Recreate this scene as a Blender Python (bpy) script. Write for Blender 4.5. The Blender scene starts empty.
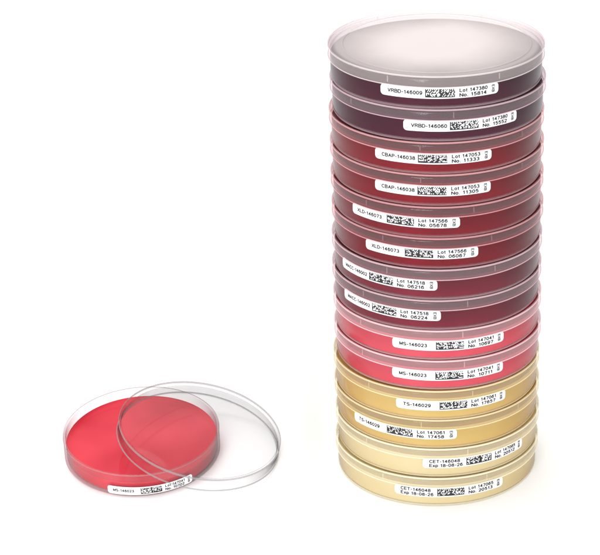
import bpy, bmesh, math, random
from mathutils import Matrix, Vector
random.seed(7)
sc = bpy.context.scene
COL = sc.collection
sc.view_settings.view_transform = 'Standard'
sc.view_settings.look = 'None'
sc.view_settings.exposure = 0

# ---------------------------------------------------------------- materials
def newmat(name):
    m = bpy.data.materials.new(name); m.use_nodes = True
    nt = m.node_tree; nt.nodes.clear()
    out = nt.nodes.new('ShaderNodeOutputMaterial')
    return m, nt, out

def mathn(nt, op, a, b=None, clamp=False):
    n = nt.nodes.new('ShaderNodeMath'); n.operation = op; n.use_clamp = clamp
    for i, v in enumerate((a, b)):
        if v is None: continue
        if isinstance(v, (int, float)): n.inputs[i].default_value = v
        else: nt.links.new(v, n.inputs[i])
    return n.outputs[0]

def maprange(nt, val, a, b, c, d):
    mr = nt.nodes.new('ShaderNodeMapRange'); mr.interpolation_type = 'SMOOTHSTEP'
    for k, v in (('From Min', a), ('From Max', b), ('To Min', c), ('To Max', d)): mr.inputs[k].default_value = v
    nt.links.new(val, mr.inputs['Value'])
    return mr.outputs[0]

def plastic(name, face=(0.99, 0.99, 0.99), edge=(0.5, 0.49, 0.51), haze=0.008, hcol=(0.9, 0.88, 0.89), rough=0.08, f0=0.022, fmax=0.5,
            power=2.5, plate_sheen=0.0, skirt=0.0, bead=0.0, bead_r=4.593, bead_dark=1.0, foot=0.0):
    """clear polystyrene: thin wall, more reflective and darker at grazing angles.
    skirt: extra cloudiness of the lid's side wall; bead: pale highlight lines painted on the rolled rims;
    foot: pale haze painted to lighten the shaded seam at the foot ring; fog: pale haze painted for the reflection on the flat plate"""
    m, nt, out = newmat(name)
    lw = nt.nodes.new('ShaderNodeLayerWeight'); lw.inputs['Blend'].default_value = 0.5
    fac = lw.outputs['Facing']
    tc = nt.nodes.new('ShaderNodeTexCoord')
    sep = nt.nodes.new('ShaderNodeSeparateXYZ'); nt.links.new(tc.outputs['Object'], sep.inputs[0])
    r = mathn(nt, 'SQRT', mathn(nt, 'ADD', mathn(nt, 'MULTIPLY', sep.outputs[0], sep.outputs[0]), mathn(nt, 'MULTIPLY', sep.outputs[1], sep.outputs[1])))
    bmask = maprange(nt, r, bead_r - 0.004, bead_r + 0.004, 0.0, 1.0)
    fr = mathn(nt, 'ADD', mathn(nt, 'MULTIPLY', mathn(nt, 'POWER', fac, 4.0), fmax), f0, True)
    mixc = nt.nodes.new('ShaderNodeMixRGB')
    mixc.inputs[1].default_value = (*face, 1); mixc.inputs[2].default_value = (*edge, 1)
    nt.links.new(mathn(nt, 'POWER', fac, power), mixc.inputs[0])
    mb = nt.nodes.new('ShaderNodeMixRGB'); mb.blend_type = 'MULTIPLY'
    nt.links.new(bmask, mb.inputs[0]); nt.links.new(mixc.outputs[0], mb.inputs[1])
    mb.inputs[2].default_value = (bead_dark, bead_dark, bead_dark, 1)
    tr = nt.nodes.new('ShaderNodeBsdfTransparent'); nt.links.new(mb.outputs[0], tr.inputs[0])
    gl = nt.nodes.new('ShaderNodeBsdfGlossy'); gl.inputs['Roughness'].default_value = rough
    gl.inputs['Color'].default_value = (0.96, 0.96, 0.97, 1)
    m1 = nt.nodes.new('ShaderNodeMixShader'); nt.links.new(fr, m1.inputs[0])
    nt.links.new(tr.outputs[0], m1.inputs[1]); nt.links.new(gl.outputs[0], m1.inputs[2])
    df = nt.nodes.new('ShaderNodeBsdfDiffuse'); df.inputs[0].default_value = (*hcol, 1)
    tl = nt.nodes.new('ShaderNodeBsdfTranslucent'); tl.inputs[0].default_value = (*hcol, 1)
    dm = nt.nodes.new('ShaderNodeMixShader'); dm.inputs[0].default_value = 0.15
    nt.links.new(df.outputs[0], dm.inputs[1]); nt.links.new(tl.outputs[0], dm.inputs[2])
    m2 = nt.nodes.new('ShaderNodeMixShader')
    hz = mathn(nt, 'ADD', mathn(nt, 'MULTIPLY', bmask, bead), haze)  # paler rims paint in highlight lines
    if skirt > 0:
        hz = mathn(nt, 'ADD', hz, maprange(nt, r, 4.50, 4.54, 0.0, skirt))  # side wall haze imitates light gathered in the plastic
    if foot > 0:
        hz = mathn(nt, 'ADD', hz, maprange(nt, sep.outputs[2], 0.0, 0.16, foot, 0.0))  # pale foot lifts the shaded seam between dishes
    if plate_sheen > 0:
        n2 = nt.nodes.new('ShaderNodeTexNoise'); n2.inputs['Scale'].default_value = 0.3; n2.inputs['Detail'].default_value = 3
        nt.links.new(tc.outputs['Object'], n2.inputs['Vector'])
        rr = mathn(nt, 'ADD', r, mathn(nt, 'MULTIPLY', n2.outputs[0], 1.4))
        inner = maprange(nt, rr, 2.2, 5.6, plate_sheen, plate_sheen * 0.45)
        edge_f = maprange(nt, r, 4.2, 4.46, 1.0, 0.45)
        hz = mathn(nt, 'ADD', hz, mathn(nt, 'MULTIPLY', inner, edge_f))  # pale haze stands in for the plate's reflection
    hz = mathn(nt, 'MINIMUM', hz, 0.95)
    nt.links.new(hz, m2.inputs[0])
    nt.links.new(m1.outputs[0], m2.inputs[1]); nt.links.new(dm.outputs[0], m2.inputs[2])
    nt.links.new(m2.outputs[0], out.inputs[0])
    return m

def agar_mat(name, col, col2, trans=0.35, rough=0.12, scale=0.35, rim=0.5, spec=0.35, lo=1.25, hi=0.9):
    """gel: darkened at glancing angles to imitate absorption, glow painted lighter towards the bottom"""
    m, nt, out = newmat(name)
    tc = nt.nodes.new('ShaderNodeTexCoord')
    sep = nt.nodes.new('ShaderNodeSeparateXYZ'); nt.links.new(tc.outputs['Object'], sep.inputs[0])
    noise = nt.nodes.new('ShaderNodeTexNoise'); noise.inputs['Scale'].default_value = scale
    noise.inputs['Detail'].default_value = 2
    nt.links.new(tc.outputs['Object'], noise.inputs['Vector'])
    mc = nt.nodes.new('ShaderNodeMixRGB')
    mc.inputs[1].default_value = (*col, 1); mc.inputs[2].default_value = (*col2, 1)
    mr = nt.nodes.new('ShaderNodeMapRange'); mr.inputs['From Min'].default_value = 0.3; mr.inputs['From Max'].default_value = 0.7
    nt.links.new(noise.outputs[0], mr.inputs['Value'])
    nt.links.new(mr.outputs[0], mc.inputs[0])
    glow_grad = nt.nodes.new('ShaderNodeVectorMath'); glow_grad.operation = 'SCALE'
    nt.links.new(mc.outputs[0], glow_grad.inputs[0])
    nt.links.new(maprange(nt, sep.outputs[2], 0.05, 0.75, lo, hi), glow_grad.inputs['Scale'])  # colour lightened towards the bottom to imitate inner glow
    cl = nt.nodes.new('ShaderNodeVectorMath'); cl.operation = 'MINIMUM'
    nt.links.new(glow_grad.outputs[0], cl.inputs[0]); cl.inputs[1].default_value = (0.99, 0.99, 0.99)
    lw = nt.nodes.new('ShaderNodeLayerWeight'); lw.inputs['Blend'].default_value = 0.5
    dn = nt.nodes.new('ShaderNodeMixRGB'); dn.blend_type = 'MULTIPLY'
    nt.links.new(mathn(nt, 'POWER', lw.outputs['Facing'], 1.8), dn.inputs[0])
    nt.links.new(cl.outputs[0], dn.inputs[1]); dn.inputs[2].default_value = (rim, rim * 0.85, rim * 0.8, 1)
    p = nt.nodes.new('ShaderNodeBsdfPrincipled')
    nt.links.new(dn.outputs[0], p.inputs['Base Color'])
    p.inputs['Roughness'].default_value = rough
    p.inputs['IOR'].default_value = 1.34
    p.inputs['Specular IOR Level'].default_value = spec
    t = nt.nodes.new('ShaderNodeBsdfTranslucent'); nt.links.new(dn.outputs[0], t.inputs[0])
    mx = nt.nodes.new('ShaderNodeMixShader'); mx.inputs[0].default_value = trans
    nt.links.new(p.outputs[0], mx.inputs[1]); nt.links.new(t.outputs[0], mx.inputs[2])
    nt.links.new(mx.outputs[0], out.inputs[0])
    return m

def simple(name, col, rough=0.5, var=0.03, scale=3.0):
    m, nt, out = newmat(name)
    tc = nt.nodes.new('ShaderNodeTexCoord')
    noise = nt.nodes.new('ShaderNodeTexNoise'); noise.inputs['Scale'].default_value = scale
    nt.links.new(tc.outputs['Object'], noise.inputs['Vector'])
    mc = nt.nodes.new('ShaderNodeMixRGB')
    mc.inputs[1].default_value = (*[c * (1 - var) for c in col], 1)
    mc.inputs[2].default_value = (*[min(1, c * (1 + var)) for c in col], 1)
    nt.links.new(noise.outputs[0], mc.inputs[0])
    p = nt.nodes.new('ShaderNodeBsdfPrincipled')
    nt.links.new(mc.outputs[0], p.inputs['Base Color']); p.inputs['Roughness'].default_value = rough
    nt.links.new(p.outputs[0], out.inputs[0])
    return m

HZ = dict(p=(0.80, 0.56, 0.62), b=(0.92, 0.46, 0.48), x=(0.90, 0.43, 0.46), m=(0.88, 0.60, 0.64), s=(1.0, 0.72, 0.75), t=(1.0, 0.86, 0.54), c=(1.0, 0.94, 0.72))  # light bounced off the agar, painted in as the plastic's haze tint
SK = dict(p=0.11, b=0.09, x=0.09, m=0.12, s=0.20, t=0.20, c=0.26)
def edge_of(v): return tuple(0.24 + 0.48 * c for c in v)  # edge tint imitates agar colour refracted through clear plastic
M_LIDS = {k: plastic("clear_lid_plastic", haze=0.008, hcol=v, skirt=SK[k], bead=0.46, edge=edge_of(v), power=1.8, fmax=0.34) for k, v in HZ.items()}
M_LIDTOP = plastic("sheen_lid_plastic", haze=0.015, hcol=(0.94, 0.845, 0.825), plate_sheen=0.74, skirt=0.02, bead=0.32, edge=(0.50, 0.36, 0.40), power=2.0, fmax=0.40)  # top lid with its pale reflection painted as haze
M_BASES = {k: plastic("clear_dish_plastic", hcol=v, foot=0.36 if k not in 'tc' else 0.6, haze=0.004, edge=edge_of(v), f0=0.018) for k, v in HZ.items()}
M_LOOSE = plastic("clear_loose_lid_plastic", face=(0.997, 0.997, 0.997), edge=(0.08, 0.08, 0.09), power=3.6, f0=0.010, bead_r=4.585, bead_dark=0.45, bead=0.20, hcol=(0.95, 0.95, 0.96), haze=0.003, fmax=0.34)
M_THICK = plastic("clear_open_dish_plastic", edge=(0.42, 0.18, 0.21), power=3.0, f0=0.016, bead_r=4.449, bead_dark=0.58, bead=0.2, fmax=0.36, haze=0.012, hcol=(1.0, 0.72, 0.74))  # pink edge and haze imitate agar colour refracted in the wall
M_LABEL = simple("white_label_paper", (0.9, 0.9, 0.91), 0.45, 0.01)
M_INK = simple("black_ink", (0.012, 0.012, 0.014), 0.6)
M_GROUND = simple("white_paper_sheet", (0.88, 0.88, 0.885), 0.9, 0.003, 0.2)

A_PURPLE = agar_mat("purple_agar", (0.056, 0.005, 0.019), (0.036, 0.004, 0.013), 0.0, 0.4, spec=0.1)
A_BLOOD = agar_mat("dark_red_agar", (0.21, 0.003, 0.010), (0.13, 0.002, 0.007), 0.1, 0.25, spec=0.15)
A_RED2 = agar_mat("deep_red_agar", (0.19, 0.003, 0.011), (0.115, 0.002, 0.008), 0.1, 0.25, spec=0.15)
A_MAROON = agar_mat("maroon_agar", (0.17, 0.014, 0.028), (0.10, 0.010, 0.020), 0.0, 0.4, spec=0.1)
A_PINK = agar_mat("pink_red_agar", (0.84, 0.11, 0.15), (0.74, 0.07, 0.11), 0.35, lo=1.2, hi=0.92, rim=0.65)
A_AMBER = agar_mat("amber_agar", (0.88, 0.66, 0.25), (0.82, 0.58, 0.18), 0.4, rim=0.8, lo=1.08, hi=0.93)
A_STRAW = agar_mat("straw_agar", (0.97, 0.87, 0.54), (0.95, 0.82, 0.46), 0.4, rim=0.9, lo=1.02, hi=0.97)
A_LEFT = agar_mat("bright_red_agar", (0.93, 0.075, 0.115), (0.68, 0.020, 0.045), 0.35, 0.07, 0.22, rim=0.9, spec=0.5, lo=1.0, hi=1.0)  # broad tone noise stands in for reflected light across the gel

# ---------------------------------------------------------------- mesh helpers
def finish(bm, name, mat, sharp=35):
    bmesh.ops.remove_doubles(bm, verts=bm.verts, dist=1e-5)
    bmesh.ops.recalc_face_normals(bm, faces=bm.faces)
    me = bpy.data.meshes.new(name); bm.to_mesh(me); bm.free()
    for p in me.polygons: p.use_smooth = True
    me.set_sharp_from_angle(angle=math.radians(sharp))
    me.materials.append(mat)
    return me

def lathe(bm, prof, closed=True, n=144):
    rings = []
    for r, z in prof:
        if r < 1e-6:
            rings.append([bm.verts.new((0, 0, z))])
        else:
            rings.append([bm.verts.new((r * math.cos(2 * math.pi * i / n), r * math.sin(2 * math.pi * i / n), z)) for i in range(n)])
    for k in range(len(rings) if closed else len(rings) - 1):
        a, b = rings[k], rings[(k + 1) % len(rings)]
        if len(a) == 1 and len(b) == 1: continue
        for i in range(n):
            j = (i + 1) % n
            if len(a) == 1: bm.faces.new((a[0], b[i], b[j]))
            elif len(b) == 1: bm.faces.new((a[i], a[j], b[0]))
            else: bm.faces.new((a[i], a[j], b[j], b[i]))

def add_box(bm, c, s, rot=0.0):
    M = Matrix.Rotation(rot, 4, 'Z') @ Matrix.Translation(c) @ Matrix.Diagonal((*s, 1))
    bmesh.ops.create_cube(bm, size=1.0, matrix=M)

H = 1.42
def thin_lid(mat):
    top, b = H, H - 0.52
    bm = bmesh.new()
    lathe(bm, [(4.55, b + 0.03), (4.56, b), (4.59, b), (4.605, b + 0.02), (4.60, b + 0.045), (4.58, b + 0.06), (4.58, top - 0.095),
               (4.605, top - 0.075), (4.605, top - 0.02), (4.585, top), (4.555, top), (4.54, top - 0.015), (4.53, top - 0.07), (4.48, top - 0.085),
               (4.05, top - 0.085), (4.03, top - 0.055), (3.96, top - 0.055), (3.94, top - 0.085), (0, top - 0.085)], False)
    for a in (-8.5, 51.5, 111.5, 171.5, 231.5, 291.5):
        add_box(bm, (0, -4.562, b + 0.25), (0.04, 0.02, 0.26), math.radians(a))
    return finish(bm, "lid", mat)
me_lids = {k: thin_lid(m) for k, m in M_LIDS.items()}
me_lidtop = thin_lid(M_LIDTOP)

def thick_lid(top, skirt, mat):
    b = top - skirt
    bm = bmesh.new()
    lathe(bm, [(4.585, b), (4.61, b + 0.02), (4.61, b + 0.09), (4.575, b + 0.12), (4.575, top - 0.16), (4.60, top - 0.12), (4.60, top - 0.02),
               (4.58, top), (4.50, top), (4.475, top - 0.02), (4.44, top - 0.09), (0, top - 0.09),
               (0, top - 0.17), (4.40, top - 0.17), (4.46, top - 0.21), (4.48, top - 0.27), (4.49, b + 0.02), (4.51, b)])
    return finish(bm, "lid_loose", mat)
me_loose = thick_lid(0.85, 0.85, M_LOOSE)

def thin_base(mat):
    bm = bmesh.new()
    lathe(bm, [(0, -0.0), (4.08, -0.0), (4.11, -0.06), (4.28, -0.06), (4.39, -0.02), (4.435, 0.05), (4.44, 0.12), (4.44, 1.20), (4.425, 1.23), (4.37, 1.23), (4.355, 1.20)], False)
    return finish(bm, "dish_base", mat)
me_bases = {k: thin_base(m) for k, m in M_BASES.items()}
bm = bmesh.new()
lathe(bm, [(0, -0.0), (4.08, -0.0), (4.11, -0.06), (4.28, -0.06), (4.39, -0.02), (4.435, 0.05), (4.44, 0.12), (4.44, 1.20), (4.46, 1.22), (4.455, 1.26), (4.42, 1.275), (4.34, 1.275), (4.315, 1.25),
           (4.315, 0.16), (4.29, 0.10), (4.22, 0.065), (0, 0.065)])
me_base2 = finish(bm, "dish_base_open", M_THICK)

def agar_mesh(mat, h=0.93, R=4.42, z0=0.03):
    bm = bmesh.new()
    lathe(bm, [(0, z0), (R - .13, z0), (R - .04, z0 + 0.035), (R, z0 + 0.09), (R, h + 0.07), (R - .035, h + 0.03), (R - .12, h + 0.01), (R - .25, h), (0, h)])
    return finish(bm, "agar", mat, 60)

RL = 4.452
def wrap(x, z, r):
    a = x / RL
    return (r * math.sin(a), -r * math.cos(a), z)

def label_mesh(w, h, zc):
    bm = bmesh.new(); rad = h * 0.32; n = 64; prev = None
    xs = [-w / 2 + rad * (1 - math.cos(math.pi / 2 * i / 8)) for i in range(9)]
    xs += [-w / 2 + rad + (w - 2 * rad) * i / n for i in range(1, n)]
    xs += [w / 2 - rad * (1 - math.cos(math.pi / 2 * i / 8)) for i in range(8, -1, -1)]
    for x in xs:
        d = max(0.0, rad - (w / 2 - abs(x)))
        hh = h / 2 - rad + math.sqrt(max(0, rad * rad - d * d))
        cur = [bm.verts.new(wrap(x, zc + hh, RL)), bm.verts.new(wrap(x, zc - hh, RL)),
               bm.verts.new(wrap(x, zc - hh, RL - 0.008)), bm.verts.new(wrap(x, zc + hh, RL - 0.008))]
        if prev:
            for k in range(4):
                bm.faces.new((prev[k], prev[(k + 1) % 4], cur[(k + 1) % 4], cur[k]))
        else: bm.faces.new(cur)
        prev = cur
    bm.faces.new(list(reversed(prev)))
    return finish(bm, "label", M_LABEL, 40)

# plain sans-serif stroke lettering on a 0..4 x 0..6 grid
def arc(cx, cy, rx, ry, a0, a1, n=8):
    return [(cx + rx * math.cos(math.radians(a0 + (a1 - a0) * i / n)), cy + ry * math.sin(math.radians(a0 + (a1 - a0) * i / n))) for i in range(n + 1)]
G = {
 'A': (4.6, [[(0, 0), (2.3, 6), (4.6, 0)], [(0.85, 2.0), (3.75, 2.0)]]),
 'B': (4.2, [[(0, 0), (0, 6), (2.4, 6)] + arc(2.5, 4.6, 1.4, 1.4, 90, -90) + [(0, 3.2)], [(2.4, 3.2)] + arc(2.6, 1.6, 1.6, 1.6, 90, -90) + [(0, 0)]]),
 'C': (4.4, [arc(2.4, 3, 2.4, 3, 40, 320, 16)]),
 'D': (4.4, [[(0, 0), (0, 6), (1.6, 6)] + arc(1.6, 3, 2.8, 3, 90, -90, 12) + [(0, 0)]]),
 'E': (3.8, [[(3.8, 6), (0, 6), (0, 0), (3.8, 0)], [(0, 3.1), (3.4, 3.1)]]),
 'L': (3.4, [[(0, 6), (0, 0), (3.4, 0)]]),
 'M': (5.0, [[(0, 0), (0, 6), (2.5, 0.6), (5, 6), (5, 0)]]),
 'N': (4.4, [[(0, 0), (0, 6), (4.4, 0), (4.4, 6)]]),
 'P': (4.0, [[(0, 0), (0, 6), (2.4, 6)] + arc(2.4, 4.4, 1.6, 1.6, 90, -90) + [(0, 2.8)]]),
 'R': (4.3, [[(0, 0), (0, 6), (2.5, 6)] + arc(2.5, 4.5, 1.5, 1.5, 90, -90) + [(0, 3.0)], [(2.5, 3.0), (4.3, 0)]]),
 'S': (4.2, [arc(2.1, 4.5, 1.9, 1.5, 30, 250, 10) + arc(2.1, 1.55, 2.1, 1.55, 80, -150, 10)]),
 'T': (4.2, [[(0, 6), (4.2, 6)], [(2.1, 6), (2.1, 0)]]),
 'V': (4.4, [[(0, 6), (2.2, 0), (4.4, 6)]]),
 'X': (4.4, [[(0, 0), (4.4, 6)], [(0, 6), (4.4, 0)]]),
 'o': (3.2, [arc(1.6, 2.1, 1.6, 2.1, 0, 360, 14)]),
 't': (1.8, [[(0.8, 5.6), (0.8, 0.7), (1.7, 0)], [(0, 4.1), (1.8, 4.1)]]),
 'x': (3.0, [[(0, 0), (3, 4.2)], [(0, 4.2), (3, 0)]]),
 'p': (3.2, [[(0, -1.6), (0, 4.2)], arc(1.6, 2.1, 1.6, 2.1, 0, 360, 14)]),
 '.': (0.6, [[(0.3, 0), (0.3, 0.5)]]),
 '-': (2.0, [[(0, 2.5), (2.0, 2.5)]]),
 ' ': (1.2, []),
 '0': (3.6, [arc(1.8, 3, 1.8, 3, 0, 360, 18)]),
 '1': (2.6, [[(0.5, 4.6), (1.9, 6), (1.9, 0)]]),
 '2': (3.6, [arc(1.8, 4.3, 1.7, 1.7, 165, -30, 8) + [(0, 0), (3.6, 0)]]),
 '3': (3.6, [arc(1.7, 4.5, 1.5, 1.5, 150, -90, 8) + arc(1.7, 1.55, 1.8, 1.5, 90, -150, 9)[1:]]),
 '4': (3.8, [[(2.8, 0), (2.8, 6), (0, 1.8), (3.8, 1.8)]]),
 '5': (3.6, [[(3.3, 6), (0.7, 6), (0.3, 3.1)] + arc(1.7, 1.95, 1.8, 1.95, 120, -145, 9)]),
 '6': (3.6, [arc(1.8, 1.9, 1.7, 1.9, 0, 360, 14), arc(2.1, 3.0, 2.0, 3.0, 50, 195, 8)]),
 '7': (3.6, [[(0, 6), (3.6, 6), (1.4, 0)]]),
 '8': (3.6, [arc(1.8, 4.55, 1.5, 1.4, 0, 360, 14), arc(1.8, 1.6, 1.8, 1.6, 0, 360, 14)]),
 '9': (3.6, [arc(1.8, 4.1, 1.7, 1.9, 0, 360, 14), arc(1.5, 3.0, 2.0, 3.0, 15, -130, 8)]),
}
def text_geo(bm, body, cap, x, z, rot=0.0, width=None, center=False, th=1.6, gap=1.9):
    """cap: letter height in cm; width: total width the line is fitted to"""
    s = cap / 6.0
    total = sum(G[c][0] + gap for c in body) - gap
    sx = (width / total) if width else s
    off = -total * sx / 2 if center else 0
    cr, sr = math.cos(rot), math.sin(rot); cur = 0.0; level = 0
    for ch in body:
        w, strokes = G[ch]
        for st in strokes:
            for (ax, ay), (bx, by) in zip(st[:-1], st[1:]):
                d = Vector((bx - ax, by - ay)); ln = d.length
                if ln < 1e-6: continue
                d /= ln; nrm = Vector((-d.y, d.x)) * th / 2; e = d * th * 0.25
                level = (level + 1) % 4
                pts = [(ax - e.x + nrm.x, ay - e.y + nrm.y), (ax - e.x - nrm.x, ay - e.y - nrm.y), (bx + e.x - nrm.x, by + e.y - nrm.y), (bx + e.x + nrm.x, by + e.y + nrm.y)]
                vs = []
                for px, py in pts:
                    u, v = off + (cur + px) * sx, py * s
                    vs.append(bm.verts.new(wrap(x + u * cr - v * sr, z + u * sr + v * cr, RL + 0.006 + level * 0.0006)))
                bm.faces.new(vs)
        cur += w + gap

def lettering_mesh(code, exp, lot, no, zc):
    bm = bmesh.new()
    wd = 0.130 * len(code)
    if exp:
        text_geo(bm, code, 0.130, -2.2, zc + 0.03, width=wd)
        text_geo(bm, exp, 0.130, -2.2, zc - 0.17, width=1.42)
    else:
        text_geo(bm, code, 0.135, -2.16, zc - 0.06, width=wd)
    text_geo(bm, "Lot " + lot, 0.130, 0.80, zc + 0.03, width=1.17)
    text_geo(bm, "No. " + no, 0.130, 0.80, zc - 0.17, width=1.13)
    text_geo(bm, "EXB", 0.11, 2.20, zc, rot=math.radians(-90), center=True)
    me = bpy.data.meshes.new("lettering"); bm.to_mesh(me); bm.free(); me.materials.append(M_INK)
    return me

def code_mesh(zc):
    bm = bmesh.new(); nx, nz = 30, 9; c = 0.040; x0 = -0.60
    z0 = zc - nz * c / 2
    for i in range(nx):
        for j in range(nz):
            on = random.random() < 0.58
            if i in (0, 15) or j == 0: on = True
            elif j == nz - 1: on = i % 2 == 0
            if on:
                xa, xb, za, zb = x0 + i * c, x0 + (i + 1) * c, z0 + j * c, z0 + (j + 1) * c
                bm.faces.new([bm.verts.new(wrap(*p, RL + 0.006)) for p in ((xa, za), (xb, za), (xb, zb), (xa, zb))])
    me = bpy.data.meshes.new("data_code"); bm.to_mesh(me); bm.free(); me.materials.append(M_INK)
    return me

def mkobj(name, data, parent=None, M=None):
    o = bpy.data.objects.new(name, data); COL.objects.link(o)
    if parent: o.parent = parent
    if M is not None: o.matrix_local = M
    return o

def make_dish(M, agar, lab, ang, text, base, lid=None, zc=0.66, spin=0.0, wide=1.0):
    e = mkobj("petri_dish", None, None, M); e.empty_display_size = 1
    e["label"] = text; e["category"] = "petri dish"
    W = Matrix.Diagonal((wide, wide, 1, 1))
    mkobj("dish_base", base, e, W)
    mkobj("agar", agar, e, W)
    if lid:
        mkobj("lid", lid, e, Matrix.Rotation(spin, 4, 'Z'))
    l = mkobj("label", label_mesh(5.0, 0.47, zc), e, Matrix.Rotation(math.radians(ang), 4, 'Z') @ W)
    mkobj("lettering", lettering_mesh(*lab, zc), l)
    mkobj("data_code", code_mesh(zc), l)
    return e

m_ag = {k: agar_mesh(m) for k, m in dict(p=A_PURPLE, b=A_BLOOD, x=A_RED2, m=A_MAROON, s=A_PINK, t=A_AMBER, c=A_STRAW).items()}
EXP = "Exp 18-08-26"
rows = [
 ('c', ("CET-146048", EXP, "147065", "20513"), 8),
 ('c', ("CET-146048", EXP, "147065", "20512"), 24),
 ('t', ("TS-146029", "", "147061", "17458"), -21),
 ('t', ("TS-146029", "", "147061", "17657"), 9.5),
 ('s', ("MS-146023", "", "147041", "10711"), 6.5),
 ('s', ("MS-146023", "", "147041", "10697"), 7),
 ('m', ("MACC-146002", "", "147518", "06224"), -30),
 ('m', ("MACC-146002", "", "147518", "06216"), -32),
 ('x', ("XLD-146073", "", "147566", "06067"), -10),
 ('x', ("XLD-146073", "", "147566", "05678"), -20),
 ('b', ("CBAP-146038", "", "147053", "11305"), -2.6),
 ('b', ("CBAP-146038", "", "147053", "11333"), -2),
 ('p', ("VRBD-146060", "", "147380", "15552"), 14),
 ('p', ("VRBD-146009", "", "147380", "15814"), 2),
]
names = dict(p="dark purple", b="blood red", x="deep red", m="maroon", s="pinkish red", t="amber", c="pale straw")
for i, (k, lab, ang) in enumerate(rows):
    top = i == len(rows) - 1
    if i == 0: where = "bottom of the stack"
    elif top: where = "on top of the stack"
    else: where = "stacked between other dishes"
    dx, dy = random.uniform(-0.035, 0.035), random.uniform(-0.03, 0.03)
    o = make_dish(Matrix.Translation((dx, dy, 0.062 + i * H)), m_ag[k], lab, ang,
                  "clear lidded petri dish, %s agar, %s" % (names[k], where), me_bases[k], lid=me_lidtop if top else me_lids[k],
                  spin=0.0 if k == 'b' else random.uniform(0, 1), wide=1.013)
    o["group"] = "stacked petri dishes"

# ---------------------------------------------------------------- open dish and its leaning lid
TILT = math.radians(7)
X0, Y0, YF = -13.38, -0.45, -5.15
Z0 = math.tan(TILT) * (Y0 - YF)
MG = Matrix.Translation((X0, Y0, Z0)) @ Matrix.Rotation(TILT, 4, 'X')
SB = 0.79
o = make_dish(MG @ Matrix.Translation((0, 0, 0.055)) @ Matrix.Diagonal((SB, SB, 0.88, 1)), agar_mesh(A_LEFT, 0.68, 4.305, 0.08), ("MS-146023", "", "147041", "10702"), 13,
          "open petri dish of bright red agar, lid leaning on rim", me_base2, zc=0.31)
a = math.radians(12.6)
SL = 0.80
ML = MG @ Matrix.Translation((2.58, -0.36, 3.68 * math.sin(a) + 0.01)) @ Matrix.Rotation(a, 4, 'Y') @ Matrix.Diagonal((SL, SL, SL, 1))
o = mkobj("dish_cover", me_loose, None, ML)
o["label"] = "loose clear plastic lid leaning on the open red dish"; o["category"] = "lid"

# ---------------------------------------------------------------- ground sheet
def sstep(a, b, x):
    t = max(0, min(1, (x - a) / (b - a))); return t * t * (3 - 2 * t)
def gz(x, y):
    m = 1 - sstep(-7.1, -4.7, x)
    m *= sstep(-40, -20, x)
    u = y - YF
    r = 0 if u < -0.3 else (u if u > 0.3 else (u + 0.3) ** 2 / 1.2)
    if u > 12: r = 12 + 6 * (1 - math.exp(-(u - 12) / 6))
    return m * math.tan(TILT) * r * (1 - sstep(20, 80, y)) - 0.004
def axis(lo, hi, step, far):
    v = [lo + step * i for i in range(int((hi - lo) / step) + 1)]
    d = step; x = v[-1]
    while x < far: d *= 1.35; x += d; v.append(x)
    d = step; x = v[0]
    while x > -far: d *= 1.35; x -= d; v.insert(0, x)
    return v
xs = axis(-22, 6, 0.3, 1500); ys = axis(-8, 12, 0.3, 1500)
vs = [(x, y, gz(x, y)) for y in ys for x in xs]
nx = len(xs)
fs = [(j * nx + i, j * nx + i + 1, (j + 1) * nx + i + 1, (j + 1) * nx + i) for j in range(len(ys) - 1) for i in range(nx - 1)]
me = bpy.data.meshes.new("ground"); me.from_pydata(vs, [], fs)
for p in me.polygons: p.use_smooth = True
me.materials.append(M_GROUND)
g = mkobj("ground", me); g["kind"] = "structure"

# ---------------------------------------------------------------- light
w = bpy.data.worlds.new("World"); sc.world = w; w.use_nodes = True
nt = w.node_tree; nt.nodes.clear()
out = nt.nodes.new('ShaderNodeOutputWorld'); bg = nt.nodes.new('ShaderNodeBackground')
tc = nt.nodes.new('ShaderNodeTexCoord'); sep = nt.nodes.new('ShaderNodeSeparateXYZ')
nt.links.new(tc.outputs['Generated'], sep.inputs[0])
# white studio tent, a little dimmer towards the front
ramp = nt.nodes.new('ShaderNodeValToRGB')
nt.links.new(mathn(nt, 'ADD', mathn(nt, 'MULTIPLY', sep.outputs['Y'], 0.5), 0.5), ramp.inputs[0])
cr = ramp.color_ramp
cr.elements[0].position = 0.0; cr.elements[0].color = (0.85, 0.85, 0.86, 1)
cr.elements[1].position = 1.0; cr.elements[1].color = (1, 1, 1, 1)
for pos, v in ((0.3, 1.0), (0.47, 0.85), (0.7, 1.0)):
    e = cr.elements.new(pos); e.color = (v, v, v, 1)
nt.links.new(ramp.outputs[0], bg.inputs[0]); bg.inputs[1].default_value = 1.2
nt.links.new(bg.outputs[0], out.inputs[0])

def sun(name, e, ang, d):
    sd = bpy.data.lights.new(name, 'SUN'); sd.energy = e; sd.angle = math.radians(ang); sd.color = (1, 1, 1)
    so = mkobj(name, sd); so.rotation_euler = Vector(d).to_track_quat('-Z', 'Y').to_euler()
sun("studio_light", 0.8, 30, (0.20, -0.22, -1.0))
sun("front_fill_light", 1.7, 24, (0.3, 1.0, -0.32))  # added fill from the front, brightens the agar

# ---------------------------------------------------------------- camera
L = 98.0; p = math.radians(23.5); hc = 9.95
cd = bpy.data.cameras.new("camera"); cam = mkobj("camera", cd)
cam.location = (0, -L * math.cos(p), hc + L * math.sin(p))
cam.rotation_euler = (math.pi / 2 - p, 0, 0)
cd.sensor_width = 36; cd.lens = 133.6
cd.shift_x = -137 / 600; cd.shift_y = -19.5 / 600
cd.clip_start = 1; cd.clip_end = 5000
sc.camera = cam
